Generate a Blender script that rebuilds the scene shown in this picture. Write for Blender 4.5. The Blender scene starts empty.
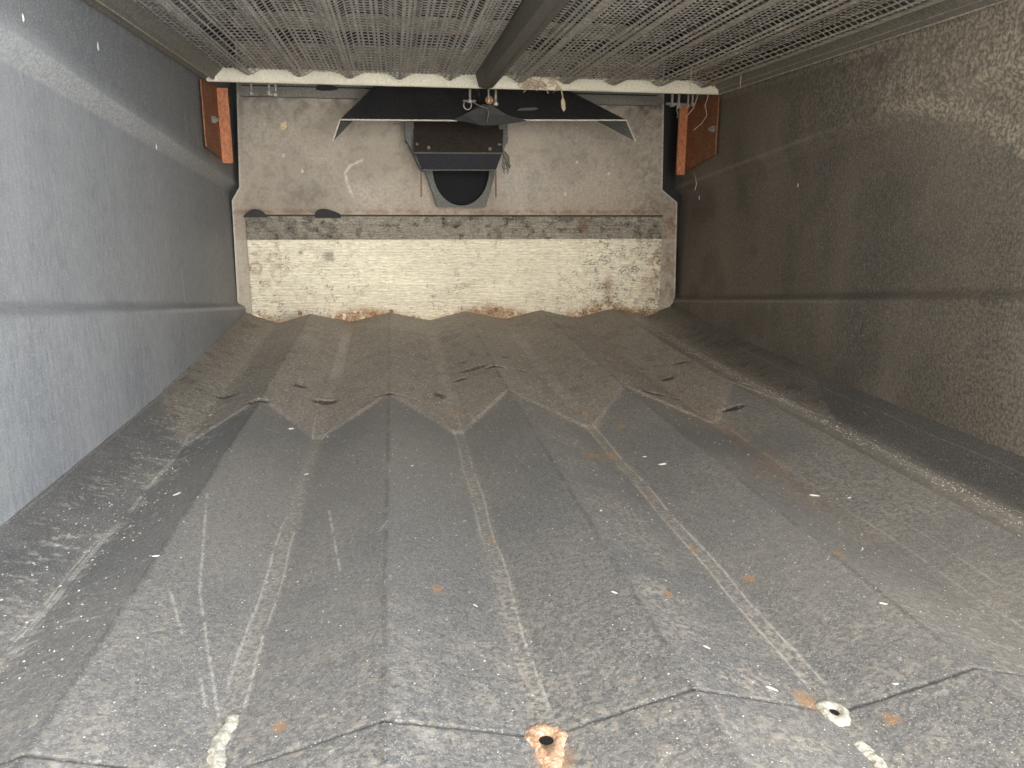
import bpy, bmesh, math
import numpy as np
from mathutils import Matrix, Vector

scene = bpy.context.scene
C = scene.collection

# ---------------------------------------------------------------- camera
cam_data = bpy.data.cameras.new('camera')
cam = bpy.data.objects.new('camera', cam_data); C.objects.link(cam)
def cam_rot(yaw, pit, rol):
    cy, sy, cp, sp, cr, sr = math.cos(yaw), math.sin(yaw), math.cos(pit), math.sin(pit), math.cos(rol), math.sin(rol)
    return (np.array([[cr,0,sr],[0,1,0],[-sr,0,cr]]) @ np.array([[1,0,0],[0,cp,-sp],[0,sp,cp]])
            @ np.array([[cy,-sy,0],[sy,cy,0],[0,0,1]]))
M = cam_rot(.1511, .2322, .0041)
m4 = Matrix.Identity(4)
for i in range(3):
    m4[i][0] = M[0][i]; m4[i][1] = M[2][i]; m4[i][2] = -M[1][i]
cam.matrix_world = m4
cam_data.sensor_width = 36.0
cam_data.lens = 770.7 / 1024 * 36.0
cam_data.clip_start = 0.01
scene.camera = cam

# ---------------------------------------------------------------- world: open daylight behind the mouth of the housing
world = bpy.data.worlds.new('daylight'); scene.world = world; world.use_nodes = True
wn = world.node_tree; wn.nodes.clear()
wo = wn.nodes.new('ShaderNodeOutputWorld'); bg = wn.nodes.new('ShaderNodeBackground')
tc = wn.nodes.new('ShaderNodeTexCoord'); sx = wn.nodes.new('ShaderNodeSeparateXYZ')
mr = wn.nodes.new('ShaderNodeMapRange'); mixc = wn.nodes.new('ShaderNodeMix'); mixc.data_type = 'RGBA'
wn.links.new(tc.outputs['Generated'], sx.inputs[0])
wn.links.new(sx.outputs['X'], mr.inputs['Value'])
mr.inputs['From Min'].default_value = -.3; mr.inputs['From Max'].default_value = .6
wn.links.new(mr.outputs[0], mixc.inputs['Factor'])
mixc.inputs['A'].default_value = (.80, .75, .68, 1)      # warm side, left behind the camera
mixc.inputs['B'].default_value = (1.60, 1.70, 1.84, 1)     # bluer sky, right behind the camera
wn.links.new(mixc.outputs['Result'], bg.inputs['Color'])
bg.inputs['Strength'].default_value = 5.2
wn.links.new(bg.outputs[0], wo.inputs[0])

sky_fill_d = bpy.data.lights.new('sky_patch_fill', 'SUN'); sky_fill_d.energy = 2.2; sky_fill_d.angle = math.radians(35)  # added wide lamp, stands in for a bright patch of overcast sky
sky_fill_d.color = (1.0, .93, .80)
sky_fill = bpy.data.objects.new('sky_patch_fill', sky_fill_d); C.objects.link(sky_fill)
sky_fill.rotation_euler = Vector((-.13, 1.0, -.09)).to_track_quat('-Z', 'Y').to_euler()

scene.view_settings.view_transform = 'Standard'
scene.view_settings.look = 'None'
scene.view_settings.gamma = 1.0
scene.view_settings.use_curve_mapping = False
scene.view_settings.exposure = 0.0

# ---------------------------------------------------------------- helpers
RNG = np.random.default_rng(7)

def tag(o, label=None, cat=None, group=None, kind=None):
    if label: o['label'] = label
    if cat: o['category'] = cat
    if group: o['group'] = group
    if kind: o['kind'] = kind
    return o

def link(name, me, mat=None, parent=None):
    o = bpy.data.objects.new(name, me); C.objects.link(o)
    if mat: me.materials.append(mat)
    if parent: o.parent = parent
    return o

def empty(name, loc=(0, 0, 0)):
    o = bpy.data.objects.new(name, None); C.objects.link(o); o.location = loc
    o.empty_display_size = .05
    return o

def fnoise(u, v, scale, octaves=4, seed=0, gain=.5):
    """value-noise fbm in 0..1 on arrays u, v (metres)"""
    out = np.zeros_like(u, dtype=float); amp = 1.; tot = 0.
    for k in range(octaves):
        r = np.random.default_rng(seed * 31 + k); T = r.random((256, 256))
        a = u * scale * 2**k + 37.3 * k; b = v * scale * 2**k + 11.7 * k
        i = np.floor(a).astype(int); j = np.floor(b).astype(int)
        fa = a - i; fb = b - j; fa = fa*fa*(3-2*fa); fb = fb*fb*(3-2*fb)
        i0 = i % 256; i1 = (i+1) % 256; j0 = j % 256; j1 = (j+1) % 256
        out += amp * ((T[i0, j0]*(1-fa) + T[i1, j0]*fa)*(1-fb) + (T[i0, j1]*(1-fa) + T[i1, j1]*fa)*fb)
        tot += amp; amp *= gain
    return out / tot

def sm(x, a, b):
    t = np.clip((x - a) / (b - a), 0, 1); return t*t*(3-2*t)

def grid_mesh(name, P, mask=None, flip=False, smooth=True):
    """P: (n, m, 3) points -> quad grid mesh, with an optional (n, m, 4) colour attribute 'mask'"""
    n, m = P.shape[:2]
    me = bpy.data.meshes.new(name)
    idx = np.arange(n*m).reshape(n, m)
    q = np.stack([idx[:-1, :-1], idx[1:, :-1], idx[1:, 1:], idx[:-1, 1:]], -1).reshape(-1, 4)
    if flip: q = q[:, ::-1]
    me.vertices.add(n*m); me.vertices.foreach_set('co', P.reshape(-1).astype(np.float32))
    me.loops.add(q.size); me.loops.foreach_set('vertex_index', q.reshape(-1).astype(np.int32))
    me.polygons.add(len(q)); me.polygons.foreach_set('loop_start', np.arange(0, q.size, 4, dtype=np.int32))
    me.update(calc_edges=True)
    if smooth: me.polygons.foreach_set('use_smooth', np.ones(len(q), bool))
    if mask is not None:
        at = me.color_attributes.new('mask', 'FLOAT_COLOR', 'POINT')
        at.data.foreach_set('color', np.clip(mask, 0, 1).reshape(-1).astype(np.float32))
    me.validate()
    return me

class MB:
    """collects shapes into one mesh"""
    def __init__(self): self.bm = bmesh.new()
    def box(self, a, b, bevel=0):
        r = bmesh.ops.create_cube(self.bm, size=1)
        s = [b[i]-a[i] for i in range(3)]; c = [(a[i]+b[i])/2 for i in range(3)]
        for v in r['verts']: v.co = Vector((v.co.x*s[0]+c[0], v.co.y*s[1]+c[1], v.co.z*s[2]+c[2]))
        if bevel:
            es = list({e for v in r['verts'] for e in v.link_edges})
            bmesh.ops.bevel(self.bm, geom=es, offset=bevel, segments=2, affect='EDGES')
        return self
    def slab(self, pts, off):
        """polygon pts (3D) thickened by the vector off"""
        off = Vector(off)
        a = [self.bm.verts.new(p) for p in pts]; b = [self.bm.verts.new(Vector(p)+off) for p in pts]
        n = len(pts); self.bm.faces.new(a); self.bm.faces.new(b[::-1])
        for i in range(n): self.bm.faces.new((a[i], b[i], b[(i+1) % n], a[(i+1) % n]))
        return self
    def tube(self, pts, r, seg=8, r2=None):
        pts = [Vector(p) for p in pts]; rings = []
        for i, p in enumerate(pts):
            d = (pts[min(i+1, len(pts)-1)] - pts[max(i-1, 0)]).normalized()
            u = d.cross(Vector((0, 0, 1)))
            if u.length < .1: u = d.cross(Vector((0, 1, 0)))
            u.normalize(); w = d.cross(u)
            rr = r if r2 is None else r + (r2-r)*i/(len(pts)-1)
            rings.append([self.bm.verts.new(p + (u*math.cos(t)+w*math.sin(t))*rr) for t in [2*math.pi*k/seg for k in range(seg)]])
        for a, b in zip(rings, rings[1:]):
            for k in range(seg): self.bm.faces.new((a[k], a[(k+1) % seg], b[(k+1) % seg], b[k]))
        self.bm.faces.new(rings[0][::-1]); self.bm.faces.new(rings[-1])
        return self
    def extrude_profile(self, prof, y0, y1, thick=None):
        """closed profile (x, z) run along Y"""
        return self.slab([(x, y0, z) for x, z in prof], (0, y1-y0, 0))
    def build(self, name, mat, parent=None, smooth=False):
        bmesh.ops.recalc_face_normals(self.bm, faces=self.bm.faces)
        me = bpy.data.meshes.new(name); self.bm.to_mesh(me); self.bm.free()
        if smooth: me.polygons.foreach_set('use_smooth', np.ones(len(me.polygons), bool))
        return link(name, me, mat, parent)

# ---------------------------------------------------------------- materials
def grime(name, base, var=.35, fine=160, big=5, dust=(.34, .31, .26), rust=(.42, .17, .06), dark=(.03, .028, .026),
          speck=.35, speck_col=(.62, .61, .58), speck_thr=.66, rough=.6, bump=.25, stretch=(1, 1, 1), masked=False, metal=0., spec=.4, grit_scale=150, speck_scale=330):
    m = bpy.data.materials.new(name); m.use_nodes = True; nt = m.node_tree; N = nt.nodes; L = nt.links
    b = N['Principled BSDF']; b.inputs['Metallic'].default_value = metal
    b.inputs['Specular IOR Level'].default_value = spec
    co = N.new('ShaderNodeTexCoord'); mp = N.new('ShaderNodeMapping'); mp.inputs['Scale'].default_value = stretch
    L.new(co.outputs['Object'], mp.inputs[0])
    def noise(scale, detail, vec=mp.outputs[0]):
        n = N.new('ShaderNodeTexNoise'); n.inputs['Scale'].default_value = scale; n.inputs['Detail'].default_value = detail
        L.new(vec, n.inputs['Vector']); return n.outputs['Fac']
    def rng_(x, a, b_, c, d):
        r = N.new('ShaderNodeMapRange'); L.new(x, r.inputs[0])
        for k, v in zip((1, 2, 3, 4), (a, b_, c, d)): r.inputs[k].default_value = v
        return r.outputs[0]
    def mul(x, y):
        q = N.new('ShaderNodeMath'); q.operation = 'MULTIPLY'; q.use_clamp = True
        for k, v in enumerate((x, y)):
            if isinstance(v, (int, float)): q.inputs[k].default_value = v
            else: L.new(v, q.inputs[k])
        return q.outputs[0]
    def mix(f, A, B):
        q = N.new('ShaderNodeMix'); q.data_type = 'RGBA'
        for s, v in (('Factor', f), ('A', A), ('B', B)):
            if isinstance(v, tuple): q.inputs[s].default_value = (*v, 1)
            elif isinstance(v, (int, float)): q.inputs[s].default_value = v
            else: L.new(v, q.inputs[s])
        return q.outputs['Result']
    nf = noise(fine, 5); nb = noise(big, 6)
    lo = tuple(c*(1-var) for c in base); hi = tuple(min(1, c*(1+var)) for c in base)
    col = mix(rng_(nf, .3, .7, 0, 1), lo, hi)
    col = mix(mul(rng_(nb, .40, .66, 0, 1), .45), col, tuple(c*.55+d*.45 for c, d in zip(base, dust)))
    raw = co.outputs['Object']
    grit = rng_(noise(grit_scale, 5, raw), .43, .58, .12, 1)
    if masked:
        at = N.new('ShaderNodeAttribute'); at.attribute_name = 'mask'; sp = N.new('ShaderNodeSeparateColor')
        L.new(at.outputs['Color'], sp.inputs[0])
        col = mix(mul(sp.outputs[0], grit), col, dust)
        col = mix(mul(sp.outputs[1], rng_(grit, 0, 1, .6, 1)), col, rust)
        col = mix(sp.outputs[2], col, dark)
        col = mix(mul(at.outputs['Alpha'], rng_(noise(140, 3, raw), .36, .56, .3, 1)), col, (.66, .63, .56))
    s1 = noise(speck_scale, 2, raw)
    col = mix(mul(rng_(s1, speck_thr, speck_thr+.04, 0, 1), speck), col, speck_col)
    L.new(col, b.inputs['Base Color'])
    L.new(rng_(nb, .3, .7, rough-.12, rough+.15), b.inputs['Roughness'])
    if bump:
        bp = N.new('ShaderNodeBump'); bp.inputs['Strength'].default_value = bump; bp.inputs['Distance'].default_value = .002
        L.new(nf, bp.inputs['Height']); L.new(bp.outputs[0], b.inputs['Normal'])
    return m

M_floor = grime('pan_sheet', (.160, .159, .156), var=.40, masked=True, grit_scale=170, fine=330, dust=(.41, .365, .30), rust=(.40, .235, .12), rough=.5, speck=.50, speck_thr=.61, speck_scale=560, big=3)
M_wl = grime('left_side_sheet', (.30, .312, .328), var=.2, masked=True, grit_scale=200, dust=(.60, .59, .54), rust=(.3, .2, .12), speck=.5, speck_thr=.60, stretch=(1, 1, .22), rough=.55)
M_wr = grime('right_side_sheet', (.125, .113, .098), var=.4, masked=True, dust=(.50, .44, .34), rust=(.22, .15, .09), speck=.38, speck_col=(.45, .40, .33), speck_thr=.58, speck_scale=260, stretch=(1, 1, .35), rough=.6, bump=.4, fine=240)
M_back = grime('end_sheet', (.42, .37, .30), var=.22, fine=110, big=3.5, grit_scale=260, masked=True, dust=(.50, .45, .36), rust=(.22, .10, .04), dark=(.03, .026, .022), speck=.15, rough=.5)
M_rib = grime('ribbed_sheet', (.86, .80, .64), var=.16, fine=120, masked=True, dust=(.22, .19, .16), rust=(.30, .14, .05), dark=(.05, .040, .034), speck=.0, rough=.5, stretch=(.4, 1, 1))
M_void = grime('dark_housing', (.014, .013, .012), speck=.05, dust=(.02, .018, .016))
M_sieve = grime('sieve_steel', (.46, .43, .375), var=.6, fine=160, big=14, dust=(.14, .125, .10), speck=.4, rough=.45)
M_rail = grime('rail_steel', (.17, .16, .135), var=.4, fine=150, speck=.3, dust=(.36, .31, .24))
M_rail_l = grime('rail_lip_highlight', (.42, .38, .31), var=.5, fine=120)
M_toprail = grime('top_rail_steel', (.22, .205, .175), var=.3, fine=150)
M_bolt_d = grime('dull_bolt', (.15, .14, .12), var=.4)
M_ctr = grime('centre_rail_steel', (.12, .11, .09), var=.5, speck=.3, dust=(.3, .26, .2))
M_cream = grime('cream_bar', (.90, .83, .66), var=.15, fine=200, speck=.35, speck_col=(.3, .25, .18), speck_thr=.64)
M_black = grime('black_rubber_steel', (.026, .027, .031), var=.5, speck=.55, speck_col=(.19, .18, .17), speck_thr=.58, rough=.4, dust=(.11, .105, .10), big=18, bump=.5)
M_lip = grime('dark_front_steel', (.012, .014, .022), var=.5, speck=.3, speck_col=(.09, .08, .07), speck_thr=.62, dust=(.05, .04, .03), big=25)
M_mouth = grime('mouth_shade', (.010, .011, .013), var=.3, speck=.1, speck_col=(.06, .06, .06), dust=(.02, .02, .02), rough=.7, spec=.15)  # colour carries the shade of the recess
M_flap = grime('crumpled_rubber', (.010, .010, .011), var=.5, speck=.5, speck_col=(.10, .09, .08), speck_thr=.60, dust=(.04, .036, .03), rough=.5)
M_hood = grime('brown_black_steel', (.05, .04, .034), var=.5, speck=.2, dust=(.09, .07, .055), rough=.5)
M_trough = grime('trough_plate', (.10, .103, .095), speck=.15)
M_edge = grime('lit_edge', (.62, .58, .5), speck=.1)  # pale colour paints the light caught on the plate edges
M_orange = grime('orange_paint', (.55, .20, .08), var=.4, fine=180, big=30, dust=(.16, .09, .06), stretch=(1, 1, .3), speck=.8, speck_col=(.12, .06, .035), speck_thr=.58, rough=.5)
M_orange_d = grime('dirty_orange_paint', (.27, .105, .045), var=.5, fine=150, big=20, dust=(.13, .075, .05), speck=.4, speck_col=(.10, .06, .04), speck_thr=.6)
M_bolt = grime('zinc_bolt', (.30, .285, .25), var=.3, speck=.2, rough=.35, metal=.3)
M_rust = grime('rusty_metal', (.42, .19, .08), var=.5, fine=260, big=40, dust=(.55, .38, .22), speck=.5, speck_col=(.62, .52, .4), speck_thr=.58)
M_crust = grime('pale_rust_crust', (.56, .33, .20), var=.5, fine=300, big=70, dust=(.72, .60, .42), speck=.6, speck_col=(.75, .66, .52), speck_thr=.56, bump=.6)
grime('rust_dark', (.24, .12, .07), var=.4, fine=250, dust=(.3, .2, .13))
M_straw = grime('dry_straw', (.62, .50, .32), var=.3, speck=.0)
M_pink = grime('pinkish_dry_husk', (.55, .33, .30), var=.3, speck=.0)
M_husk = grime('pale_husk', (.78, .75, .68), var=.15, speck=.0)
M_meal = grime('caked_meal', (.52, .49, .40), var=.3, fine=300, big=60, speck=.5, speck_col=(.8, .78, .7), speck_thr=.55, bump=.6)

# ---------------------------------------------------------------- the floor: a corrugated pan
V = [-.412, -.161, .119, .395, .667, .937]                 # valleys
Rg = [-.300, -.021, .254, .531, .800]                      # ridges
ZV, ZR, ZW = -.460, -.426, -.418
XL, XR, YB = -.522, 1.047, 2.81
px = [XL-.03, XL]; pz = [ZW+.01, ZW]
for i, v in enumerate(V):
    px += [v-.007, v+.007]; pz += [ZV, ZV]
    if i < len(Rg): px += [Rg[i]]; pz += [ZR]
px += [XR, XR+.03]; pz += [ZW, ZW+.01]
_fx = np.linspace(XL-.03, XR+.03, 3200); _fz = np.interp(_fx, px, pz)
_k = np.ones(14)/14; _fz = np.convolve(np.pad(_fz, 14, mode='edge'), _k, 'same')[14:-14]
def crease(x):
    """where the dusty raised far sheet starts, a zig-zag over ridges and valleys"""
    return 1.49 + .22*(np.interp(x, _fx, _fz)-ZV)/(ZR-ZV)
def floor_z(x, y):
    x = np.asarray(x, float); y = np.asarray(y, float)
    z = np.interp(x, _fx, _fz)
    z = ZV + (z-ZV)*(1 - .12*sm(y, 1.7, 2.7))
    z = z + .036*sm(y, 1.75, 3.0)/sm(np.array(YB), 1.75, 3.0)
    c = crease(x)
    z = z + .004*sm(y, c, c+.03)
    z = z - .002*np.exp(-((y-.578-.004*np.sin(x*9))/.0016)**2)            # the lap seam across the pan
    return z
PITS = [(-.168, 1.779, .030, .022), (-.31, 1.70, .035, .012), (-.235, 1.88, .018, .016), (-.40, 1.86, .03, .018), (.202, 2.0, .035, .02),
        (.16, 1.93, .02, .014), (.255, 1.97, .028, .014), (.10, 1.80, .016, .03), (.30, 2.12, .018, .012), (.33, 1.98, .016, .012),
        (.60, 1.70, .032, .02), (.65, 1.70, .02, .012), (.737, 1.56, .028, .014), (.70, 1.88, .018, .014), (.77, 1.98, .02, .012), (.84, 1.74, .022, .012),
        (.85, 2.10, .02, .012), (-.02, 1.72, .05, .008), (.66, 1.98, .016, .01), (.18, 2.1, .02, .008)]
def pits(x, y):
    k = np.zeros_like(x)
    for a, b, rx, ry in PITS:
        q = ((x-a)/rx)**2 + ((y-b)/ry)**2
        k = np.maximum(k, 1-sm(q, .6, 1.25))
    return k
def segdist(x, y, pts):
    d = np.full(x.shape, 9.)
    for (ax, ay), (bx_, by_) in zip(pts, pts[1:]):
        t = np.clip(((x-ax)*(bx_-ax)+(y-ay)*(by_-ay))/((bx_-ax)**2+(by_-ay)**2), 0, 1)
        d = np.minimum(d, np.hypot(x-ax-t*(bx_-ax), y-ay-t*(by_-ay)))
    return d
ys = [.10]
while ys[-1] < YB+.04: ys.append(ys[-1] + .0016 + .0016*max(0, ys[-1]-.5))
ys = np.array(ys); xs = np.arange(XL-.03, XR+.03, .0019)
X, Y = np.meshgrid(xs, ys)
n1 = fnoise(X, Y, 6, 5, 1); n2 = fnoise(X, Y, 28, 4, 2); n3 = fnoise(X, Y, 110, 2, 3); n4 = fnoise(X*3.2+Y*1.2, Y*1.1-X*.3, 14, 3, 4)
curl = sm(fnoise(X*1.2+Y*.5, Y*2.4-X, 60, 3, 5), .60, .68)*sm(n2, .42, .58)
pk = pits(X, Y)
Z = floor_z(X, Y) - .004*pk + .0009*(n2-.5)*sm(Y, 1.4, 1.8) + .0008*(n3-.5)
cr = crease(X)
far = sm(Y + .10*(n1-.5) + .05*(n2-.5), cr-.03, cr+.05)
dust = 1.05*far*(.30+1.2*n2)*(.6+.8*n3)
rightish = sm(X, .10, .75)
dust += .9*far*rightish*n1 + .6*(1-sm(np.abs(X-.585), .02, .06))*sm(Y, 1.5, 1.7)*sm(n2, .2, .5) + .5*(1-sm(np.abs(X-.14), .03, .10))*far*sm(n2, .35, .6)
# pale drift in the outer right valley and on the left gutter
dR = np.abs(X-.872-.010*np.sin(Y*7)); dust += 1.2*(1-sm(dR, .022, .06+.02*n2))*sm(n2, .10, .4)
dL = np.abs(X+.42); dust += .22*(1-sm(dL, .01, .09))*sm(n3*.5+n2*.5, .46, .62)
dust += .5*(1-sm(np.abs(X-V[0]), .004, .016))*sm(n2, .3, .6)
# worn side of the centre ridge and the near end of the pan
dust += .30*sm(X, Rg[2], Rg[2]+.02)*(1-sm(X, .33, .37))*sm(n2, .35, .65)*(1-sm(Y, 1.4, 1.8))
dust += .38*(1-sm(Y, .55, 1.0))*sm(n3*.5+n2*.5, .42, .66)
dust += .16*sm(n1, .4, .65)
dust += .25*sm(X, .45, .6)*(1-sm(X, .9, 1.0))*(1-sm(Y, 1.5, 1.7))*sm(n1, .3, .6)
dust *= 1-.75*sm(X, .955, .985)*(1-.3*n2)
dust += .16*sm(X, Rg[0]-.004, Rg[0]+.006)*(1-far)*(1-.8*sm(X, .94, .97)); rust = np.zeros_like(X)  # brighter light right of the first ridge painted in as dust
for a, b, r in [(.405, 1.63, .022), (.40, 1.53, .012), (.385, 1.32, .026), (.385, 1.25, .010), (.392, .925, .010), (.424, .822, .012), (.038, .825, .010),
                (.119, .545, .026), (.372, .590, .018), (.541, .82, .012), (-.112, .612, .009), (.345, 1.30, .02), (.13, 1.66, .022), (.10, 1.60, .012),
                (.12, .985, .008), (.30, .77, .009), (.43, .548, .009), (.45, 1.47, .016), (.12, 1.21, .008)]:
    q = np.hypot(X-a, (Y-b)*.8); rust = np.maximum(rust, .95*(1-sm(q*(.6+.9*n3), r*.25, r)))
brown = (1-sm(np.abs(X-.655-.02*np.sin(Y*5)), .01, .07))*sm(Y, .75, 1.3)*(1-sm(Y, 2.3, 2.7))
rust = np.maximum(rust, .12*far); rust = np.maximum(rust, .30*brown*sm(n2, .35, .6))
rust = np.maximum(rust, .22*(1-sm(np.abs(X-.395), .004, .014))*sm(Y, .9, 1.2)*(1-sm(Y, 1.6, 1.8))*sm(n2, .3, .6))
dark = .85*pk
ang = sm(n2, .55, .75)*far*.25; dark += ang
dark += .50*sm(X, .925, .96) + .30*(1-sm(X, -.475, -.42))*sm(n2, .2, .5)  # shade painted in on the slope by the right wall; left edge darkened
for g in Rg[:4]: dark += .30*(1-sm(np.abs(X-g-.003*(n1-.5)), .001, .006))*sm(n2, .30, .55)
dark += .6*np.exp(-((Y-.578-.004*np.sin(X*9))/.0022)**2)*sm(n2, .15, .4)
white = np.zeros_like(X)
for v, o, a, b, w in [(V[0], 0, .5, 1.6, 1.), (V[0], -.006, .55, 1.1, .8), (V[0], .004, .8, 1.5, .8), (V[1], .010, .62, 1.15, .8), (V[1], -.010, .62, 1.15, .8), (V[2], .009, .58, 1.7, .8), (V[2], -.008, .95, 1.7, .6), (V[3], .009, .58, 1.6, .9), (V[3], -.009, .58, 1.6, .9),
                      (V[4], .012, .6, 1.5, .4), (.715, 0, .5, 1.5, .35), (V[0], .012, .5, 1.6, .5), (V[5], 0, .9, 2.0, .5), (1.012, 0, .8, 2.4, .3), (XL+.004, 0, .9, 2.4, .3)]:
    ln = .75*(1-sm(np.abs(X-v-o-.0016*np.sin(Y*23)-.003*(n2-.5)), .0003, .0020))*sm(Y, a, a+.05)*(1-sm(Y, b-.1, b))
    white = np.maximum(white, w*ln*sm(n2+.3*n3, .40, .62))
fillv = (1-sm(np.abs(X-V[1]), .010, .02))*sm(Y, 1.95, 2.05)*(1-sm(Y, 2.5, 2.7)); white = np.maximum(white, .38*fillv*sm(n2, .2, .5))
white = np.maximum(white, .45*(1-sm(dR, .012, .045))*sm(n2*.5+n3*.5, .35, .6))
for v in (V[2], V[3]):
    fv = (1-sm(np.abs(X-v), .010, .022))*sm(Y, 1.55, 1.75)*(1-sm(Y, 2.5, 2.7)); white = np.maximum(white, .35*fv*sm(n2, .4, .65))
for v in V[1:4]:
    dust += .35*(1-sm(np.abs(X-v), .006, .018))
for pts, w in [([(-.289, 1.148), (-.235, .86), (-.163, .62)], .75), ([(-.269, .865), (-.232, .77)], .7), ([(-.198, .70), (-.185, .66)], .6), ([(-.107, 1.10), (-.077, .888)], .8),
               ([(-.27, .76), (-.235, .79)], .6), ([(-.17, 1.50), (-.178, 1.66)], .7), ([(-.155, 1.49), (-.10, 1.66), (-.06, 1.70)], .5), ([(.45, 1.23), (.49, 1.24)], .5), ([(.60, 1.07), (.66, 1.08)], .5),
               ([(-.32, .80), (-.36, .82)], .5), ([(-.31, .93), (-.40, .90)], .5), ([(-.03, .97), (-.02, 1.0)], .5), ([(.24, .93), (.27, .94)], .5), ([(-.23, 1.50), (-.26, 1.51)], .6)]:
    d = segdist(X, Y, pts); white = np.maximum(white, w*(1-sm(d, .0004, .0019))*sm(n3, .2, .5))
# short curled scuffs along the left gutter
white = np.maximum(white, .5*curl*(1-sm(np.abs(X+.42), .03, .10)))
white = np.maximum(white, .32*curl*(1-sm(Y, .5, .75))*(1-sm(X, .0, .12)))
mask = np.stack([dust, rust, dark, white], -1)
floor_me = grid_mesh('floor', np.stack([X, Y, Z], -1), mask)
floor = link('floor', floor_me, M_floor); tag(floor, 'corrugated grey sheet metal pan with dust and rust spots', kind='structure')
fb = MB(); fb.box((XL-.03, .10, -.50), (XR+.03, YB+.04, -.475)); o = fb.build('underside', M_void, floor)

# ---------------------------------------------------------------- side walls with two pressed ledges
def ledges(y):
    return .334-.108*y, .375-.112*y, -.018-.124*y, .012-.127*y   # upper low/high edge, lower low/high edge
def wall(name, sgn, x0, mat, mask_fn, label):
    yw = np.concatenate([np.arange(.10, 1.2, .0035), np.arange(1.2, YB+.05, .0045)]); t = np.linspace(0, 1, 250)
    Yw, T = np.meshgrid(yw, t); Zw = -.47 + T*(.47+.62)
    a, b, c, d = ledges(Yw)
    out = sm(Zw, c, d) * (1-sm(Zw, a, b))
    Xw = x0 + sgn*(.027*out + .003*sm(Zw, a, b))
    e1 = fnoise(Yw, Zw, 9, 5, 20+int(sgn)); e2 = fnoise(Yw, Zw, 60, 4, 22+int(sgn), .7); 
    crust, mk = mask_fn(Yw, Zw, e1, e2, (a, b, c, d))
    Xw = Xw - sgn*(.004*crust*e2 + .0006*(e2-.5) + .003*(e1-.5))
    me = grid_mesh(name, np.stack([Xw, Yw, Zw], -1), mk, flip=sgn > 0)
    o = link(name, me, mat); tag(o, label, kind='structure')
    bk = MB(); xa, xb = sorted((x0+sgn*.034, x0+sgn*.045)); bk.box((xa, .10, -.50), (xb, YB+.06, .64)); bk.build('outer_skin', M_void, o)
    return o
def mask_left(y, z, e1, e2, led):
    a, b, c, d = led
    onled = sm(z, a-.002, a+.002)*(1-sm(z, b-.002, b+.002))
    dust = .10*sm(e1, .45, .7) + .48*onled*sm(y, .9, 1.4) + .25*np.clip(1-y/1.8, 0, 1)*sm(e2, .3, .6)  # dust, plus a paler ledge band painting the bounce light it catches
    st = np.exp(-((y-2.30)/.03)**2-((z-.20)/.035)**2); dust += .8*st*sm(e2, .3, .5)
    top = sm(z, .31, .33)*(1-sm(z, .35, .37)); dust += .6*top*sm(e2, .4, .6)
    st = fnoise(y*70, z*6, 1, 3, 60); white = .22*sm(st, .68, .80)*sm(e2, .45, .6)
    white = np.maximum(white, .5*np.exp(-((z-c)/.004)**2)*sm(y, 1.5, 2.2))
    dark = .38*sm(y, 1.5, 2.7) + .28*sm(z, b, b+.03)*(1-sm(z, .34, .4))  # shade painted in: darker towards the far end and above the ledge
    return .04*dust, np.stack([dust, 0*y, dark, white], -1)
def mask_right(y, z, e1, e2, led):
    a, b, c, d = led
    near = np.clip((2.35-y)/1.1, 0, 1)
    up = sm(z, .02, .30)
    crust = np.clip(near*up*1.2, 0, 1)
    e3 = fnoise(y, z*.8, 130, 2, 77); dust = .78*crust*sm(.45*e1+.25*e2+.30*e3, .34, .64) + .14*near*sm(.5*e1+.5*e2, .3, .6)
    dd = segdist(y, z, [(1.62, .22), (1.38, .17), (1.12, .05)]); dust += 1.1*(1-sm(dd+.02*(e1-.5), .006, .03))*sm(.5*e2+.5*e3, .25, .55)
    dd = segdist(y, z, [(1.62, .235), (1.50, .245)]); dust += .6*(1-sm(dd, .005, .03))*sm(e2, .25, .6)
    dust += .30*(1-sm(y, .95, 1.6))*sm(e1, .2, .6)  # near end painted paler to make up for weak light there
    lip = sm(z, .315, .325)*(1-sm(z, .333, .345)); dust += .5*lip
    hl = np.exp(-((z-c)/.003)**2)+.5*np.exp(-((z-b)/.004)**2)*sm(y, 1.6, 1.9); white = .30*hl*sm(y, 1.3, 2.0)
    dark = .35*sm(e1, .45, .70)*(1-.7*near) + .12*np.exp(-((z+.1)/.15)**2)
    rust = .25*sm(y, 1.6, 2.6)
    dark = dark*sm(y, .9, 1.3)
    return crust, np.stack([dust, rust, dark, white], -1)
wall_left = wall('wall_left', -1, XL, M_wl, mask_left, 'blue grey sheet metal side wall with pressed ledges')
wall_right = wall('wall_right', 1, XR, M_wr, mask_right, 'brown grey dusty side wall with pressed ledges')

# ---------------------------------------------------------------- end wall
wb = MB(); wb.box((XL-.05, YB+.05, -.50), (XR+.05, YB+.062, .64))
wall_back = wb.build('wall_back', M_void); tag(wall_back, 'end wall of the housing behind the pan', kind='structure')
xl = lambda z: np.interp(z, [-.47, -.405, -.365, -.34, 0, .045, .60], [-.522, -.524, -.545, -.547, -.540, -.512, -.487])
xr = lambda z: np.interp(z, [-.47, -.405, -.365, -.34, 0, .045, .60], [1.02, 1.025, 1.052, 1.055, 1.045, .985, .968])
tz = np.linspace(-.47, .60, 260); tx = np.linspace(0, 1, 360)
TX, Zb = np.meshgrid(tx, tz); Xb = xl(Zb)*(1-TX) + xr(Zb)*TX
b1 = fnoise(Xb, Zb, 5, 5, 30); b2 = fnoise(Xb, Zb, 45, 4, 31); b3 = fnoise(Xb, Zb, 130, 2, 32)
Yb = YB + .003*(b1-.5) + .0008*(b2-.5)
clean = 1-sm(Zb, -.134, -.129)
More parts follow.
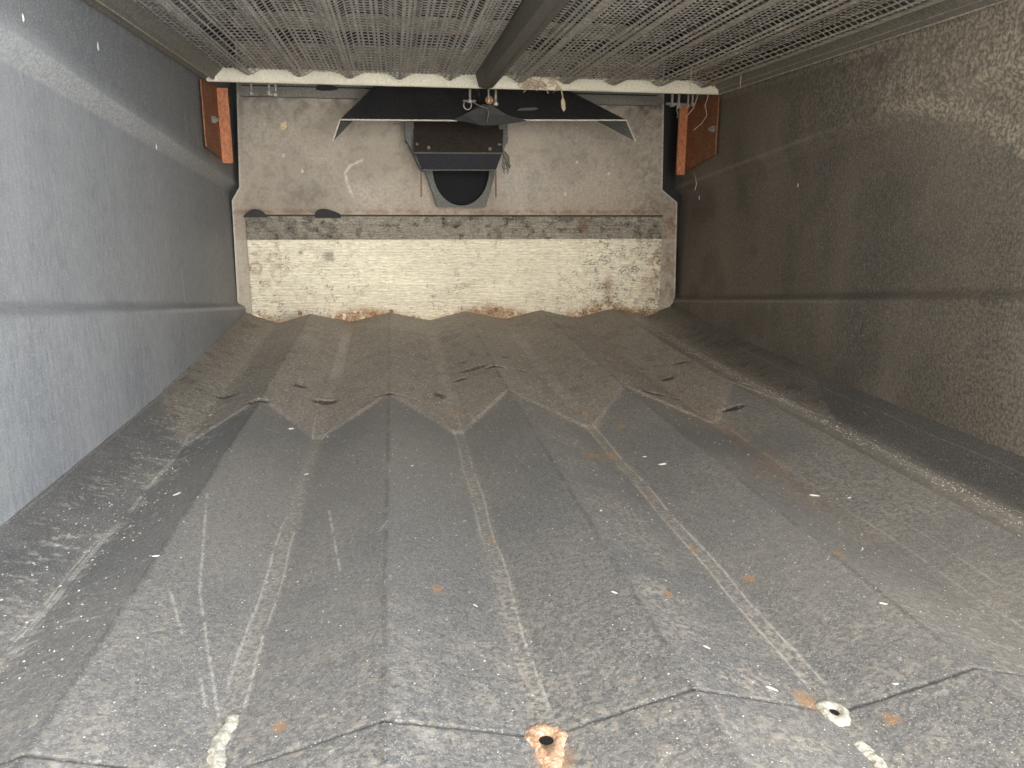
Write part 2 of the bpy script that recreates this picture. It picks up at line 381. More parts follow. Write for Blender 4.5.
dust = .75*clean*np.ones_like(Xb) + .8*np.exp(-((Xb-.0)/.09)**2-((Zb-.20)/.09)**2) + .65*np.exp(-((Xb-.50)/.12)**2-((Zb-.20)/.07)**2) + .35*sm(b1, .5, .75)
dust += .5*np.exp(-((Xb-.91)/.04)**2-((Zb-.14)/.09)**2)
dark = .16*sm(b1, .42, .62)*(1-clean) + .14*sm(b2, .55, .70) + .4*sm(Zb, .26, .36)*sm(b2, .3, .6)
dark += .25*np.exp(-((Xb+.29)/.07)**2-((Zb-.02)/.04)**2) + .22*np.exp(-((Xb-.50)/.02)**2-((Zb-.03)/.06)**2) + .22*sm(Xb, .75, .95)*sm(b3, .4, .6)
rust = .55*np.exp(-((Zb+.036)/.008)**2)*sm(b2, .3, .55) + .22*(1-sm(Zb, -.04, .06)) * (1-clean) + .10
rust += .4*sm(Xb, .98, 1.03)*sm(b2, .4, .6)*(1-sm(Zb, -.05, 0))
white = .85*(1-sm(segdist(Xb, Zb, [(-.098, .138), (-.14, .118), (-.157, .095), (-.152, .06), (-.137, .021)]), .002, .006))
for a, b in [(.30, .06), (-.30, .10), (.78, .10), (.62, .03), (-.36, .15), (.66, .14)]:
    white = np.maximum(white, (np.hypot(Xb-a, Zb-b) < .005)*1.)
edge = np.minimum(Xb-xl(Zb), xr(Zb)-Xb); white = np.maximum(white, .6*(1-sm(edge, .003, .007)))
plate = link('end_plate', grid_mesh('end_plate', np.stack([Xb, Yb, Zb], -1), np.stack([dust, rust, dark, white], -1)), M_back, wall_back)
pb = MB(); pb.slab([(float(xl(z)), YB+.006, z) for z in (-.47, -.405, -.365, -.34, 0, .045, .60)] + [(float(xr(z)), YB+.006, z) for z in (.60, .045, 0, -.34, -.365, -.405, -.47)], (0, .012, 0)); pb.build('plate_back', M_void, wall_back)

# the ribbed kick panel, one mesh, ribs pressed into it
zr = np.arange(-.465, -.0455, .00125); xr_ = np.arange(-.500, .992, .0025)
Xp, Zp = np.meshgrid(xr_, zr)
p1 = fnoise(Xp, Zp, 6, 5, 40); p2 = fnoise(Xp, Zp, 50, 3, 41); p3 = fnoise(Xp, Zp*1.5, 250, 2, 42)
Yp = YB-.012 - .0013*np.sin(Zp/.0098*2*np.pi) + .002*(p1-.5)
Yp[0] += .01; Yp[-1] += .01; Yp[:, 0] += .01; Yp[:, -1] += .01
up = sm(Zp, -.1335, -.1305)
dirt = .45*up + .12*p1 + .30*sm(Xp, .55, .95)*sm(p2, .35, .6)
dark = up*(.60+.14*sm(p1*.6+p2*.4, .46, .60)) + .3*up*sm(p2*.5+p3*.5, .60, .70) + .6*sm(Zp, -.054, -.049) + .55*np.exp(-((Xp+.34)/.07)**2-((Zp+.405)/.022)**2)
spk = sm(Xp, .50, .80)*.10 + .04*sm(-Xp, .1, .4) + .05*(1-sm(Zp, -.41, -.33))
dark = np.maximum(dark, .7*sm(p3*.6+p2*.4+spk, .70, .78)*(.5+.5*(1-up)))
for a, b, r in [(.60, -.095, .025), (.78, -.095, .02), (-.30, -.09, .03), (-.22, -.19, .02), (-.13, -.185, .015), (-.42, -.095, .02)]:
    dark = np.maximum(dark, .55*(1-sm(np.hypot((Xp-a)*.8, Zp-b), r*.4, r*1.5))*sm(p2, .3, .5))
rust = .85*np.exp(-((Xp-.69)/.022)**2-((Zp+.085)/.03)**2) + .75*np.exp(-((Xp-.786)/.02)**2-((Zp+.30)/.03)**2) + .45*np.exp(-((Xp-.79)/.012)**2-((Zp+.36)/.04)**2)
rust += .9*np.exp(-((Xp-.965)/.02)**2-((Zp+.215)/.05)**2)*sm(p2, .3, .55) + .45*np.exp(-((Xp-.95)/.04)**2-((Zp+.30)/.06)**2)
rust += .45*np.exp(-((Xp-.255)/.016)**2-((Zp+.295)/.012)**2) + .6*np.exp(-((np.hypot(Xp+.475, Zp+.228)-.018)/.006)**2)
rust += .85*(1-sm(Zp+.03*(p1-.5)+.02*np.sin(Xp*14), -.41, -.375))*sm(p2+.1, .3, .6) + .15*(1-sm(Zp, -.41, -.28))
rust += .35*np.exp(-((Xp+.44)/.05)**2-((Zp+.22)/.09)**2)*sm(p2, .4, .6)
dark = np.maximum(dark, .20*sm(p3*.6+p2*.4, .55, .64)*sm(p1*.7+p2*.3, .52, .62)*(1-up))
white = (np.hypot(Xp+.475, Zp+.228) < .010)*.9
rib = link('ribbed_panel', grid_mesh('ribbed_panel', np.stack([Xp, Yp, Zp], -1), np.stack([dirt, rust, dark, white], -1)), M_rib, wall_back)
rib['label'] = 'ribbed kick panel, dirty grey band above, cleaner cream metal below'

for x, z, m_ in [(-.475, -.228, 'z'), (.685, -.098, 'r'), (.969, -.205, 'z'), (-.335, -.388, 'r'), (-.015, -.386, 'r'), (.365, -.386, 'r'), (.80, -.384, 'z')]:
    q = MB(); q.tube([(x, YB-.008, z), (x, YB-.017, z), (x, YB-.019, z)], .0085, 12, .006)
    q.build('screw_head', M_back if m_ == 'z' else bpy.data.materials['rust_dark'], wall_back)

# top rail across the end wall, with dark oval slots
def oval(a, b, cx_, cz, y, name='oval_slot', parent=wall_back, lump=False):
    q = MB(); n = 20; pts = []
    for k in range(n):
        t = 2*math.pi*k/n; f = 1+.12*math.sin(3*t+cx_*20)
        z_ = math.sin(t)*b*f
        if lump and z_ < -.25*b: z_ = -.25*b
        pts.append((cx_+math.cos(t)*a*f, y, cz+z_))
    q.slab(pts, (0, .008, 0)); return q.build(name, M_void, parent)
for a, b in ((-.486, -.04), (.60, .948)):
    q = MB(); q.box((a, YB-.030, .343), (b, YB-.022, .40)); q.box((a, YB-.030, .335), (b, YB-.002, .343), .0015)
    rr = q.build('top_rail', M_toprail, wall_back)
    q = MB(); q.box((a+.01, YB-.033, .3655), (b-.01, YB-.030, .369)); q.build('rail_crease', M_void, rr)
oval(.036, .010, -.205, .366, YB-.036, parent=wall_back)
oval(.038, .020, -.462, -.050, YB-.024, lump=True); oval(.045, .024, -.225, -.051, YB-.024, lump=True)

# ---------------------------------------------------------------- ceiling above the sieves
cb = MB(); cb.box((XL-.05, .10, .62), (XR+.05, YB+.06, .64)); ceiling = cb.build('ceiling', M_void); tag(ceiling, 'dark housing roof above the sieves', kind='structure')

YS0, YS1 = .95, 2.438
def sieve(name, x0, x1, lows, label, grp, sw):
    root = empty(name, ((x0+x1)/2, YS0, .37)); tag(root, label, 'sieve', grp)
    cx_, cy_, cz_ = root.location
    hw = .036
    kx = [x0]; kz = [.3675]
    for l in lows:
        kx += [l-hw, l-.006, l+.006, l+hw]; kz += [.3675, .3505, .3505, .3675]
    kx.append(x1); kz.append(.3675)
    kx, kz = zip(*sorted(zip(kx, kz)))
    n = int(round((x1-x0)/.0122)); cols = np.linspace(x0, x1, n+1); rows = np.concatenate([np.arange(YS0, 1.70, .020), 1.715 + (YS1-1.715)*np.linspace(0, 1, 23)**1.3])
    H = lambda x: np.interp(x, kx, kz)
    vs = []; fs = []
    wob = lambda x, y: .0012*math.sin(y*5+x*9)
    for i in range(n):
        a, b = cols[i], cols[i+1]; za, zb = H(a), H(b)
        for j in range(len(rows)-1):
            c, d = rows[j], rows[j+1]; w = wob(a, c)
            mg = .34 if i % 3 == 0 else .15; ia, ib = a+(b-a)*mg, b-(b-a)*mg; ic, id_ = c+(d-c)*.14, d-(d-c)*.12
            zia, zib = za+(zb-za)*mg, zb-(zb-za)*mg
            k = len(vs)
            vs += [(a, c, za+w), (b, c, zb+w), (b, d, zb+w), (a, d, za+w), (ia, ic, zia+w), (ib, ic, zib+w), (ib, id_, zib+w), (ia, id_, zia+w),
                   (ia, id_-.004, zia+w-.0034), (ib, id_-.004, zib+w-.0034)]
            fs += [(k, k+4, k+5, k+1), (k+1, k+5, k+6, k+2), (k+2, k+6, k+7, k+3), (k+3, k+7, k+4, k), (k+7, k+6, k+9, k+8)]
    me = bpy.data.meshes.new('perforated_sheet'); me.from_pydata([(x-cx_, y-cy_, z-cz_) for x, y, z in vs], [], fs); me.update()
    link('perforated_sheet', me, M_sieve, root)
    q = MB()                                                      # folded stiffening strips under every valley; right ones paler, their glancing light painted in
    for l in lows:
        q.slab([(l-sw-cx_, 0, .3480-cz_), (l+sw-cx_, 0, .3480-cz_), (l+sw-cx_, 0, .3495-cz_), (l-sw-cx_, 0, .3495-cz_)], (0, YS1-YS0-.01, 0))
    q.build('stiffener', M_rail_l if sw > .005 else M_sieve, root)
    for y in (.06, .45, .84, 1.25):
        q = MB(); q.box((x0-cx_, y, .40-cz_), (x1-cx_, y+.015, .43-cz_)); q.build('cross_member', M_void, root)
    return root
sieve('sieve_screen', -.472, .252, [-.394, -.252, -.110, .033, .180], 'left perforated corrugated sieve screen overhead, between left wall and centre rail', 'overhead sieve screens', .003)
sieve('sieve_screen', .326, 1.000, [.388, .533, .680, .826, .965], 'right perforated corrugated sieve screen overhead, between centre rail and right wall', 'overhead sieve screens', .0080)

q = MB(); q.extrude_profile([(.258, .372), (.268, .335), (.290, .331), (.293, .327), (.297, .331), (.311, .335), (.320, .372)], YS0-.02, 2.449)
tag(q.build('centre_rail', M_ctr), 'dark folded steel rail dividing the two overhead sieve screens', 'rail', 'rails holding the sieves')
q = MB(); q.extrude_profile([(-.519, .337), (-.508, .345), (-.500, .346), (-.498, .338), (-.493, .338), (-.490, .346), (-.470, .366), (-.473, .376), (-.519, .376)], YS0-.02, 2.449)
el = q.build('edge_rail', M_rail); q = MB(); q.tube([(-.4955, YS0-.02, .3375), (-.4955, 2.449, .3375)], .0018, 6); q.build('lip', M_rail_l, el)  # paler lip tube paints a highlight along the rail
tag(el, 'folded steel rail along the top of the blue grey left wall', 'rail', 'rails holding the sieves')
q = MB(); q.extrude_profile([(1.041, .345), (1.034, .334), (1.028, .334), (1.026, .345), (1.003, .364), (1.003, .376), (1.041, .376)], YS0-.02, 2.449)
er = q.build('edge_rail', M_rail); q = MB(); q.tube([(1.031, YS0-.02, .3335), (1.031, 2.449, .3335)], .0022, 6); q.tube([(1.0265, YS0-.02, .3455), (1.0265, 2.449, .3455)], .0012, 6); q.build('lip', M_rail_l, er)  # paler lip tubes, edge highlights painted as on the left rail
tag(er, 'folded steel rail along the top of the brown right wall', 'rail', 'rails holding the sieves')

# ---------------------------------------------------------------- cream cross bar with hanging bolts
bar = empty('cross_bar', (.28, 2.46, .336)); tag(bar, 'cream painted flat steel bar across the far ends of the sieves', 'bar')
def put(mb, name, mat, root, smooth=False):
    """build in world coordinates under a root that sits elsewhere"""
    for v in mb.bm.verts: v.co -= Vector(root.location)
    return mb.build(name, mat, root, smooth)
q = MB(); q.box((-.516, 2.4535, .336), (1.043, 2.459, .3715), .001); put(q, 'bar_plate', M_cream, bar)
q = MB(); q.box((-.516, 2.459, .334), (1.043, 2.474, .338), .001); put(q, 'bar_lip', M_cream, bar)
for x, zb, w in [(-.395, .305, .0035), (-.345, .31, .003), (-.327, .303, .004), (.243, .298, .004), (.300, .30, .003), (.322, .292, .004), (.883, .300, .004), (.905, .296, .004), (.935, .300, .003), (.950, .304, .003)]:
    q = MB(); q.tube([(x, 2.467, .335), (x, 2.467, zb)], w, 10); b_ = put(q, 'hanging_bolt', M_bolt, bar, True)
    q = MB()
    q.tube([(x, 2.467, zb+.002), (x, 2.467, zb-.006)], w*2.1, 6); b2_ = put(q, 'nut', M_bolt, bar)
    b2_.parent = b_; b2_.location = (0, 0, 0)
for x0, x1, z, w in [(-.375, -.320, .302, .003), (.222, .262, .298, .0035), (.865, .935, .303, .004)]:
    q = MB(); q.tube([(x0, 2.470, z), (x1, 2.470, z)], w, 8); put(q, 'cross_pin', M_bolt, bar, True)
q = MB(); q.tube([(.236+.012*math.cos(t), 2.474, .287+.014*math.sin(t)) for t in np.linspace(1.9, 7.6, 18)], .0022, 6); put(q, 'ring_clip', M_bolt, bar, True)
q = MB(); q.tube([(.905, 2.47, .30), (.900, 2.47, .285), (.907, 2.47, .27), (.902, 2.47, .262)], .002, 6); put(q, 'wire_end', M_bolt, bar, True)
q = MB(); q.tube([(.245, 2.472, .298), (.27, 2.474, .286), (.297, 2.472, .278), (.300, 2.472, .262), (.294, 2.473, .236)], .0016, 6); put(q, 'wire_end', M_rail, bar, True)
q = MB(); bmesh.ops.create_icosphere(q.bm, subdivisions=2, radius=1)
for v in q.bm.verts: v.co = Vector((v.co.x*.014+.303, v.co.y*.01+2.474, v.co.z*.013+.302))
put(q, 'rusty_nut', M_rust, bar, True)

# ---------------------------------------------------------------- black deflector wings behind the bar
def deflector(pts, flap, edge_in, label):
    root = empty('deflector_plate', pts[0]); tag(root, label, 'plate', 'black deflector plates')
    q = MB(); q.slab(pts, (0, .004, .002)); put(q, 'plate', M_black, root)
    q = MB(); q.slab(flap, (0, .002, .002)); f = put(q, 'side_flap', M_trough, root)
    a, b = Vector(pts[0]), Vector(edge_in); q = MB(); q.tube([a+Vector((0, -.003, 0)), b+Vector((0, -.003, 0))], .0026, 6); e_ = put(q, 'lit_edge', M_edge, root); e_['label'] = 'bright lower edge, its light painted pale'  # pale tube paints the light on the plate's front thickness
    q = MB(); q.tube([Vector(flap[0])+Vector((0, -.003, 0)), Vector(flap[1])+Vector((0, -.003, 0))], .0024, 6); put(q, 'lit_flap_edge', M_edge, root)
    return root
deflector([(-.148, 2.50, .239), (.285, 2.50, .244), (.285, 2.72, .385), (-.028, 2.72, .385)],
          [(-.148, 2.50, .239), (-.172, 2.50, .177), (-.052, 2.72, .322), (-.028, 2.72, .385)], (.205, 2.50, .243),
          'black sloping deflector plate left of centre, hanging behind the cream bar')
deflector([(.745, 2.50, .254), (.295, 2.50, .245), (.295, 2.72, .385), (.565, 2.72, .385)],
          [(.745, 2.50, .254), (.777, 2.50, .191), (.597, 2.72, .322), (.565, 2.72, .385)], (.412, 2.50, .248),
          'black sloping deflector plate right of centre, hanging behind the cream bar')
q = MB(); q.slab([(.190, 2.492, .244), (.225, 2.488, .240), (.250, 2.493, .236), (.275, 2.488, .230), (.293, 2.493, .2245), (.345, 2.488, .233), (.425, 2.492, .246), (.36, 2.490, .262), (.31, 2.487, .290), (.285, 2.489, .292), (.23, 2.490, .262)], (0, .003, 0))
tag(q.build('rubber_flap', M_flap), 'crumpled black rubber flap with a pointed tip between the two deflector plates', 'flap')
q = MB(); q.slab([(.40, 2.541, .280), (.46, 2.543, .283), (.468, 2.549, .289), (.455, 2.549, .290), (.41, 2.546, .287)], (0, -.003, .002))
tag(q.build('metal_chip', M_trough), 'thin grey flake lying on the right black deflector plate', 'flake')

# ---------------------------------------------------------------- black chute with auger trough under the deflectors
ch = empty('discharge_chute', (.235, YB, -.02)); tag(ch, 'black steel chute with bolted hood and rounded trough mouth on the end wall', 'chute')
q = MB(); q.slab([(.080, 2.78, .30), (.392, 2.78, .30), (.366, 2.64, .157), (.075, 2.64, .154)], (0, .004, -.004)); q.box((.083, 2.775, .25), (.39, 2.80, .32)); put(q, 'hood', M_hood, ch)
q = MB(); q.slab([(.083, 2.64, .153), (.362, 2.64, .155), (.348, 2.66, .103), (.101, 2.66, .101)], (0, .004, 0)); put(q, 'front_lip', M_lip, ch)
q = MB(); q.tube([(.076, 2.637, .1545), (.366, 2.637, .1565)], .003, 6); q.tube([(.101, 2.657, .101), (.348, 2.657, .103)], .0026, 6); put(q, 'lip_edge', M_trough, ch)
for s, pts, rod in ((-1, [(.050, 2.70, .205), (.088, 2.70, .195), (.103, 2.68, .150), (.112, 2.68, .100), (.100, 2.70, .103)], [(.100, 2.70, .10), (.098, 2.70, .014)]),
                    (1, [(.396, 2.70, .210), (.358, 2.70, .198), (.345, 2.68, .150), (.338, 2.68, .102), (.352, 2.70, .105)], [(.351, 2.70, .10), (.353, 2.70, .016)])):
    q = MB(); q.slab(pts, (0, .10, 0)); br = put(q, 'side_bracket', M_black, ch)
    q = MB(); x = pts[0][0]; q.box((min(x, x-s*.03), 2.72, .195), (max(x, x-s*.03), 2.80, .27)); put(q, 'mounting_tab', M_trough, ch)
    q = MB(); q.tube(rod, .0030, 6); rd = put(q, 'rod', bpy.data.materials['rust_dark'], ch)
q = MB()
for k in range(8): q.tube([(.365+.004*k, 2.67, .18-.004*k), (.372+.003*k, 2.66, .15-.006*k), (.369+.004*k, 2.668, .12-.006*(k % 3)), (.378+.003*k, 2.67, .09+.01*(k % 4))], .0012, 5)
put(q, 'snagged_fibres', M_black, ch)
for x, y, z in ((.087, 2.675, .182), (.124, 2.652, .172), (.326, 2.652, .170), (.360, 2.675, .185)):
    q = MB(); q.tube([(x, y+.02, z), (x, y-.008, z)], .006, 6); q.tube([(x, y-.008, z), (x, y-.014, z)], .003, 8); put(q, 'bolt', M_bolt_d, ch)
# trough end plate with a U-shaped mouth
ux = lambda t: .2385 - .098*math.cos(t); uz = lambda t: .107 - .121*math.sin(t)
outer = [(.112, .125), (.113, .105), (.125, .075), (.154, -.016), (.160, -.020), (.319, -.020), (.325, -.016), (.352, .075), (.358, .105), (.360, .125)]
q = MB(); n = 24
inn = [(ux(math.pi*k/n), uz(math.pi*k/n)) for k in range(n+1)]
def near_outer(t):
    s = t*(len(outer)-1); i = min(int(s), len(outer)-2); f = s-i
    return (outer[i][0]*(1-f)+outer[i+1][0]*f, outer[i][1]*(1-f)+outer[i+1][1]*f)
a_ = []; 
for y in (2.755, 2.800):
    a_.append(([q.bm.verts.new((x, y, z)) for x, z in [near_outer(k/n) for k in range(n+1)]], [q.bm.verts.new((x, y, z)) for x, z in inn]))
for k in range(n):
    (o0, i0), (o1, i1) = a_
    q.bm.faces.new((o0[k], o0[k+1], i0[k+1], i0[k])); q.bm.faces.new((o1[k+1], o1[k], i1[k], i1[k+1]))
    q.bm.faces.new((o0[k], o1[k], o1[k+1], o0[k+1])); q.bm.faces.new((i0[k], i0[k+1], i1[k+1], i1[k]))
put(q, 'trough_plate', M_trough, ch)
q = MB(); q.slab([(x, 2.792, z) for x, z in inn], (0, .006, 0)); put(q, 'trough_mouth_shade', M_mouth, ch)  # near-black sheet paints the shade inside the mouth

# ---------------------------------------------------------------- orange angle brackets on the side walls
def bracket(sgn, xw, y0, y1, ztop, zb0, zb1, lip, label):
    root = empty('angle_bracket', (xw, y1, zb1)); tag(root, label, 'bracket', 'orange angle brackets')
    q = MB(); q.slab([(xw, y0, ztop), (xw, y1, ztop+.01), (xw, y1, zb1), (xw, y0, zb0)], (-sgn*.004, 0, 0)); put(q, 'wall_flange', M_orange_d, root)
    a, b = sorted((xw-sgn*.004, xw-sgn*lip)); q = MB(); q.box((a, y1-.005, zb1-.012), (b, y1, ztop+.005), .0012); put(q, 'front_flange', M_orange, root)
    q = MB(); x = xw-sgn*lip; q.box((min(x, x+sgn*.004), y1-.012, zb1-.010), (max(x, x+sgn*.004), y1-.005, ztop)); q.box((min(x, x+sgn*.006), y1-.016, zb1-.012), (max(x, x+sgn*.006), y1-.005, zb1-.006)); put(q, 'folded_edge', M_orange, root)
    xc = xw-sgn*.004; yb = y0+.02 if sgn > 0 else (y0+y1)/2
    q = MB(); q.tube([(xc, yb, .232), (xc-sgn*.010, yb, .232)], .011, 6); q.tube([(xc-sgn*.01, yb, .232), (xc-sgn*.018, yb, .232)], .006, 10); put(q, 'bolt', M_bolt, root)
    return root
bracket(-1, -.520, 2.39, 2.59, .328, .150, .125, .037, 'orange painted steel angle bracket on the left wall under the cream bar')
bracket(1, 1.043, 2.475, 2.74, .334, .150, .108, .037, 'orange painted steel angle bracket on the right wall, straw threads hanging over it')

# ---------------------------------------------------------------- straw and husks caught on the bar
tf = empty('straw_tuft', (.42, 2.445, .36)); tag(tf, 'tuft of pinkish dried husks and straw snagged on the cream bar', 'straw')
rs = np.random.default_rng(3); q = MB(); q2 = MB()
for k in range(34):
    x = .40+rs.random()*.06; z = .335+rs.random()*.04
    p = [Vector((x, 2.447-rs.random()*.004, z))]
    for s in range(4): p.append(p[-1]+Vector(((rs.random()-.5)*.03, (rs.random()-.6)*.004, (rs.random()-.5)*.02)))
    (q if k % 2 else q2).tube(p, .0016+.0012*rs.random(), 5, .0006)
for k in range(14):
    x = .46+rs.random()*.08; z = .338+rs.random()*.035
    p = [Vector((x, 2.446, z))]
    for s in range(4): p.append(p[-1]+Vector(((rs.random()-.4)*.03, 0, (rs.random()-.55)*.016)))
    q2.tube(p, .0014, 5, .0006)
put(q, 'husk_fibres', M_pink, tf); put(q2, 'straw_fibres', M_straw, tf)
st = empty('dried_leaf_stem', (.52, 2.445, .34)); tag(st, 'dried tan leaf on a stalk hanging below the cream bar', 'dried leaf')
q = MB(); q.tube([(.480, 2.446, .352), (.505, 2.445, .350), (.520, 2.445, .335), (.528, 2.446, .305)], .0032, 6, .002); put(q, 'stalk', M_straw, st)
q = MB(); q.slab([(.526, 2.446, .312), (.533, 2.444, .300), (.535, 2.442, .278), (.529, 2.444, .270), (.522, 2.446, .282), (.521, 2.447, .302)], (.001, .004, 0)); put(q, 'leaf', M_straw, st)
for i, (pts, label) in enumerate([([(1.0, 2.46, .333), (.992, 2.465, .30), (.998, 2.46, .27), (.985, 2.47, .245), (.96, 2.47, .225)], 'pale straw thread looping down across the right orange bracket'),
                   ([(.965, 2.46, .335), (.96, 2.465, .31), (.955, 2.47, .29), (.93, 2.47, .262)], 'short pale straw thread between bar bolts and right orange bracket'),
                   ([(1.02, 2.60, .10), (1.018, 2.58, .085), (1.02, 2.57, .06), (1.012, 2.56, .04)], 'single pale thread hanging on the right wall below the orange bracket'),
                   ([(.800, 2.10, .352), (.801, 2.10, .33), (.800, 2.10, .295)], 'fine pale thread hanging from the right sieve screen'),
                   ([(.985, 2.20, .36), (.987, 2.20, .345), (.986, 2.20, .315)], 'fine pale thread hanging beside the right edge rail')]):
    q = MB(); q.tube(pts, .0011, 5); tag(q.build('straw_thread', M_straw), label, 'straw')
q = MB(); q.tube([(.975, 2.40, .40), (.978, 2.38, .375), (.972, 2.37, .352), (.978, 2.37, .345)], .006, 6); tag(q.build('rust_flake', M_rust), 'rusty orange flake stuck on the right sieve screen near the bar', 'flake')
q = MB(); q.slab([(-.363, 2.79, .25), (-.345, 2.79, .258), (-.338, 2.79, .24), (-.350, 2.79, .228), (-.362, 2.79, .235)], (0, .012, 0)); tag(q.build('straw_bit', M_straw), 'tan straw scrap stuck high on the left of the end plate', 'straw')

# ---------------------------------------------------------------- on the pan: bolt holes, meal, husks, chaff
def fz(x, y): return float(floor_z(x, y))
def boss(x, y, r, mat, tail, label, mname):
    root = empty('bolt_hole', (x, y, fz(x, y))); root.parent = floor; root['label'] = label
    rs = np.random.default_rng(int(x*1000)); q = MB(); n = 40
    prof = [(.34, -.006), (.38, .0015), (.55, .0042), (.80, .0032), (1.0, .0006), (1.12, -.004)]
    rings = []
    wob = [1+.05*math.sin(3*t+1)+.04*math.sin(5*t)+.09*(rs.random()-.5) for t in np.linspace(0, 2*math.pi, n, endpoint=False)]
    for f, h in prof:
        ring = []
        for k in range(n):
            t = 2*math.pi*k/n; w = wob[k] if f > .5 else 1
            dx = math.cos(t)*r*f*w; dy = math.sin(t)*r*f*w
            if dy > 0 and f > .5: dy *= 1.3
            if dy < 0 and f > .5: dy *= 1+tail*(.5+.5*math.cos((t-1.5*math.pi)*1.6)); dx *= 1-.22*tail*abs(math.sin(t))
            gz = fz(x+dx, y+dy)-fz(x, y) if f > .5 else 0
            ring.append(q.bm.verts.new((dx, dy, max(gz, 0)*.9+h+(.0012*(rs.random()-.5) if f > .4 else 0))))
        rings.append(ring)
    for a, b in zip(rings, rings[1:]):
        for k in range(n): q.bm.faces.new((a[k], a[(k+1) % n], b[(k+1) % n], b[k]))
    q.build(mname, mat, root, True)
    q = MB(); q.slab([(math.cos(2*math.pi*k/16)*r*.36, math.sin(2*math.pi*k/16)*r*.36, .0005) for k in range(16)], (0, 0, -.004)); q.build('hole', M_void, root)
    return root
boss(.119, .574, .0180, M_crust, 1.5, 'rust-crusted bolt hole in the pan valley, centre front', 'rust_ring')
boss(.390, .573, .0140, M_meal, .4, 'pale crusted bolt hole in the pan valley, right front', 'crust_ring')

def drift(name, vx, y0, y1, w0, w1, h, label, cat):
    rs = np.random.default_rng(int(abs(vx)*999)); ny, nx = 150, 22
    yy = np.linspace(y0, y1, ny); u = np.linspace(-1, 1, nx)
    U, YY = np.meshgrid(u, yy)
    ww = (w0+(w1-w0)*(YY-y0)/(y1-y0))*(1+.6*(fnoise(YY, YY*0+np.sign(U)*3, 110, 4, 51, .7)-.5)*2)
    XX = vx+U*ww+.002*np.sin(YY*80)
    base = floor_z(XX, YY)
    prof = (1-U**2)*h*(.6+.9*fnoise(XX, YY, 150, 3, 52)) - .0012*(np.abs(U) > .99)
    end = sm(YY, y0, y0+.01)*(1-sm(YY, y1-.012, y1)); ZZ = base+prof*end-.0008*(1-end)
    o = link(name, grid_mesh(name, np.stack([XX, YY, ZZ], -1)), M_meal); tag(o, label, cat)
drift('caked_meal', V[1], .40, .655, .011, .0065, .004, 'crumbly pale line of caked grain meal in the left front valley', 'caked meal')
drift('caked_meal', V[3]-.004, .40, .540, .010, .006, .003, 'smooth pale line of caked grain meal below the right bolt hole', 'caked meal')

# pale husks, one by one
hb = bmesh.new(); bmesh.ops.create_icosphere(hb, subdivisions=2, radius=1)
for v in hb.verts: v.co = Vector((v.co.x*(1-.3*v.co.x), v.co.y*.32+.12*v.co.x**2, v.co.z*.16))
husk_me = bpy.data.meshes.new('husk'); hb.to_mesh(husk_me); hb.free(); husk_me.materials.append(M_husk)
husks = [(-.338, 1.175, .011, 1.0), (-.405, 1.70, .010, 1.3), (-.215, 1.54, .012, .2), (.655, 1.08, .012, 2.7), (.455, 1.225, .012, .3), (.44, 1.28, .006, 0),
         (.235, .77, .007, 2.4), (.285, 1.01, .006, .9), (.88, 1.62, .008, 2.0), (.90, 1.42, .008, .4), (-.16, 1.30, .006, .5), (.30, .66, .006, 2.2),
         (.52, .70, .007, 2.6), (.34, .60, .009, 2.3), (.46, .585, .005, 0), (-.30, .93, .007, .1), (.08, .80, .006, 2.2), (.02, 1.25, .006, .6), (.70, 1.05, .006, .3), (.60, .86, .006, 1)]
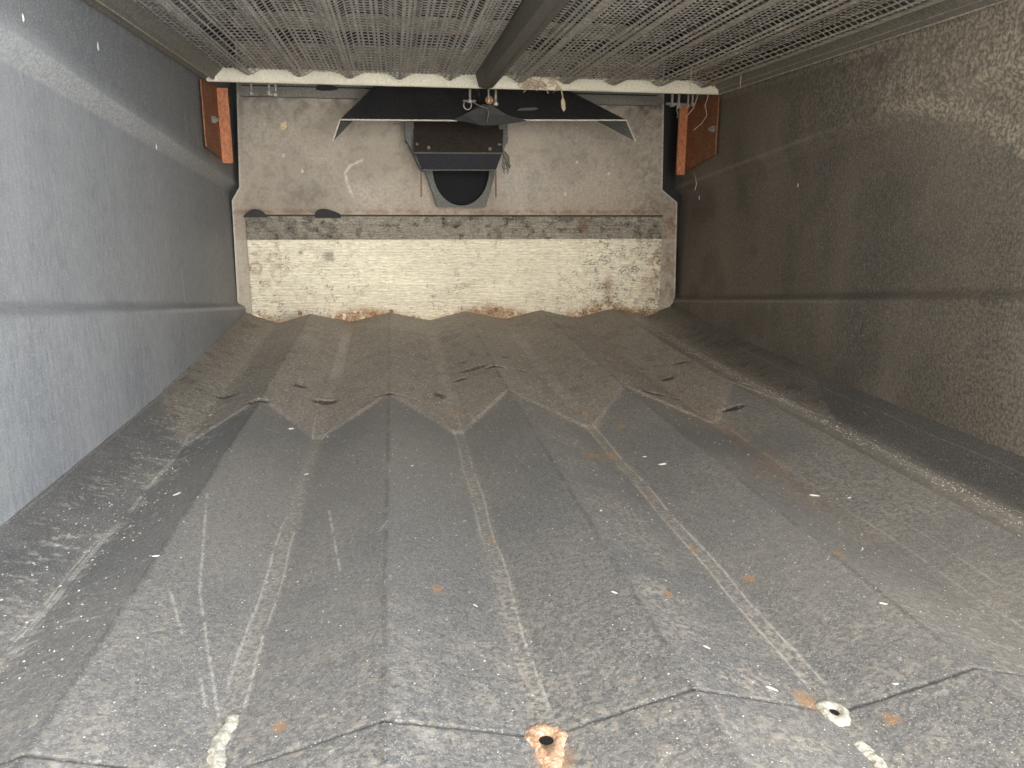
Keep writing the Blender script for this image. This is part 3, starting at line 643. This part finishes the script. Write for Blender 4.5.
for i, (x, y, s, r) in enumerate(husks):
    o = bpy.data.objects.new('husk', husk_me); C.objects.link(o); o.location = (x, y, fz(x, y)+s*.10)
    s *= .72; o.scale = (s, s*(.7+.5*((i*37) % 10)/10), s); o.rotation_euler = (0, 0, r)
    tag(o, 'pale grain husk lying on the grey corrugated pan', 'husk', 'pale husks on the pan')
for x, y, z, s, r, w in [(XL+.004, 1.90, .115, .007, 1.5, 'left'), (XL+.002, 1.60, .270, .008, 1.6, 'left'), (XL+.002, 1.30, .255, .006, .5, 'left'), (XR+.022, 1.98, .045, .006, 1.3, 'right'), (XR+.022, 2.66, .015, .008, 1.5, 'right')]:
    o = bpy.data.objects.new('husk', husk_me); C.objects.link(o); o.location = (x, y, z); o.scale = (s, s, s); o.rotation_euler = (r, 1.57, 1.57)
    tag(o, 'pale husk stuck to the %s side wall' % w, 'husk', 'pale husks on the %s wall' % w)

# uncountable fine chaff on the pan
rs = np.random.default_rng(11); vs = []; fs = []
def flake(x, y, s):
    z = fz(x, y); t = rs.random()*6.28; k = len(vs); e = .45+.5*rs.random()
    c, sn = math.cos(t)*s, math.sin(t)*s
    vs.extend([(x+c, y+sn, z+.0002), (x-sn*e, y+c*e, z+.0002), (x-c, y-sn, z+.0002), (x+sn*e, y-c*e, z+.0002), (x, y, z+s*.6)])
    fs.extend([(k, k+1, k+4), (k+1, k+2, k+4), (k+2, k+3, k+4), (k+3, k, k+4)])
for k in range(9000):
    y = .42+2.3*rs.random()**1.9; x = XL+.03+(XR-XL-.06)*rs.random()
    if abs(x) > .55*y+.9: continue
    flake(x, y, (.00035+.0009*rs.random()**3)*(.7+.5*y))
for k in range(1400):
    y = .7+1.8*rs.random(); x = -.42+.05*rs.normal()
    if x > XL+.02: flake(x, y, .0006+.0016*rs.random()**2)
for k in range(2600):
    y = 1.6+1.15*rs.random(); x = XL+.12+1.3*rs.random(); flake(x, y, .0008+.0014*rs.random()**2)
for k in range(1500):
    y = .9+1.7*rs.random(); x = .89+.022*rs.normal(); flake(x, y, .0006+.0016*rs.random()**2)
me = bpy.data.meshes.new('chaff'); me.from_pydata(vs, [], fs); me.update()
tag(link('chaff', me, M_husk), 'fine pale chaff dust scattered over the corrugated pan', 'chaff', kind='stuff')
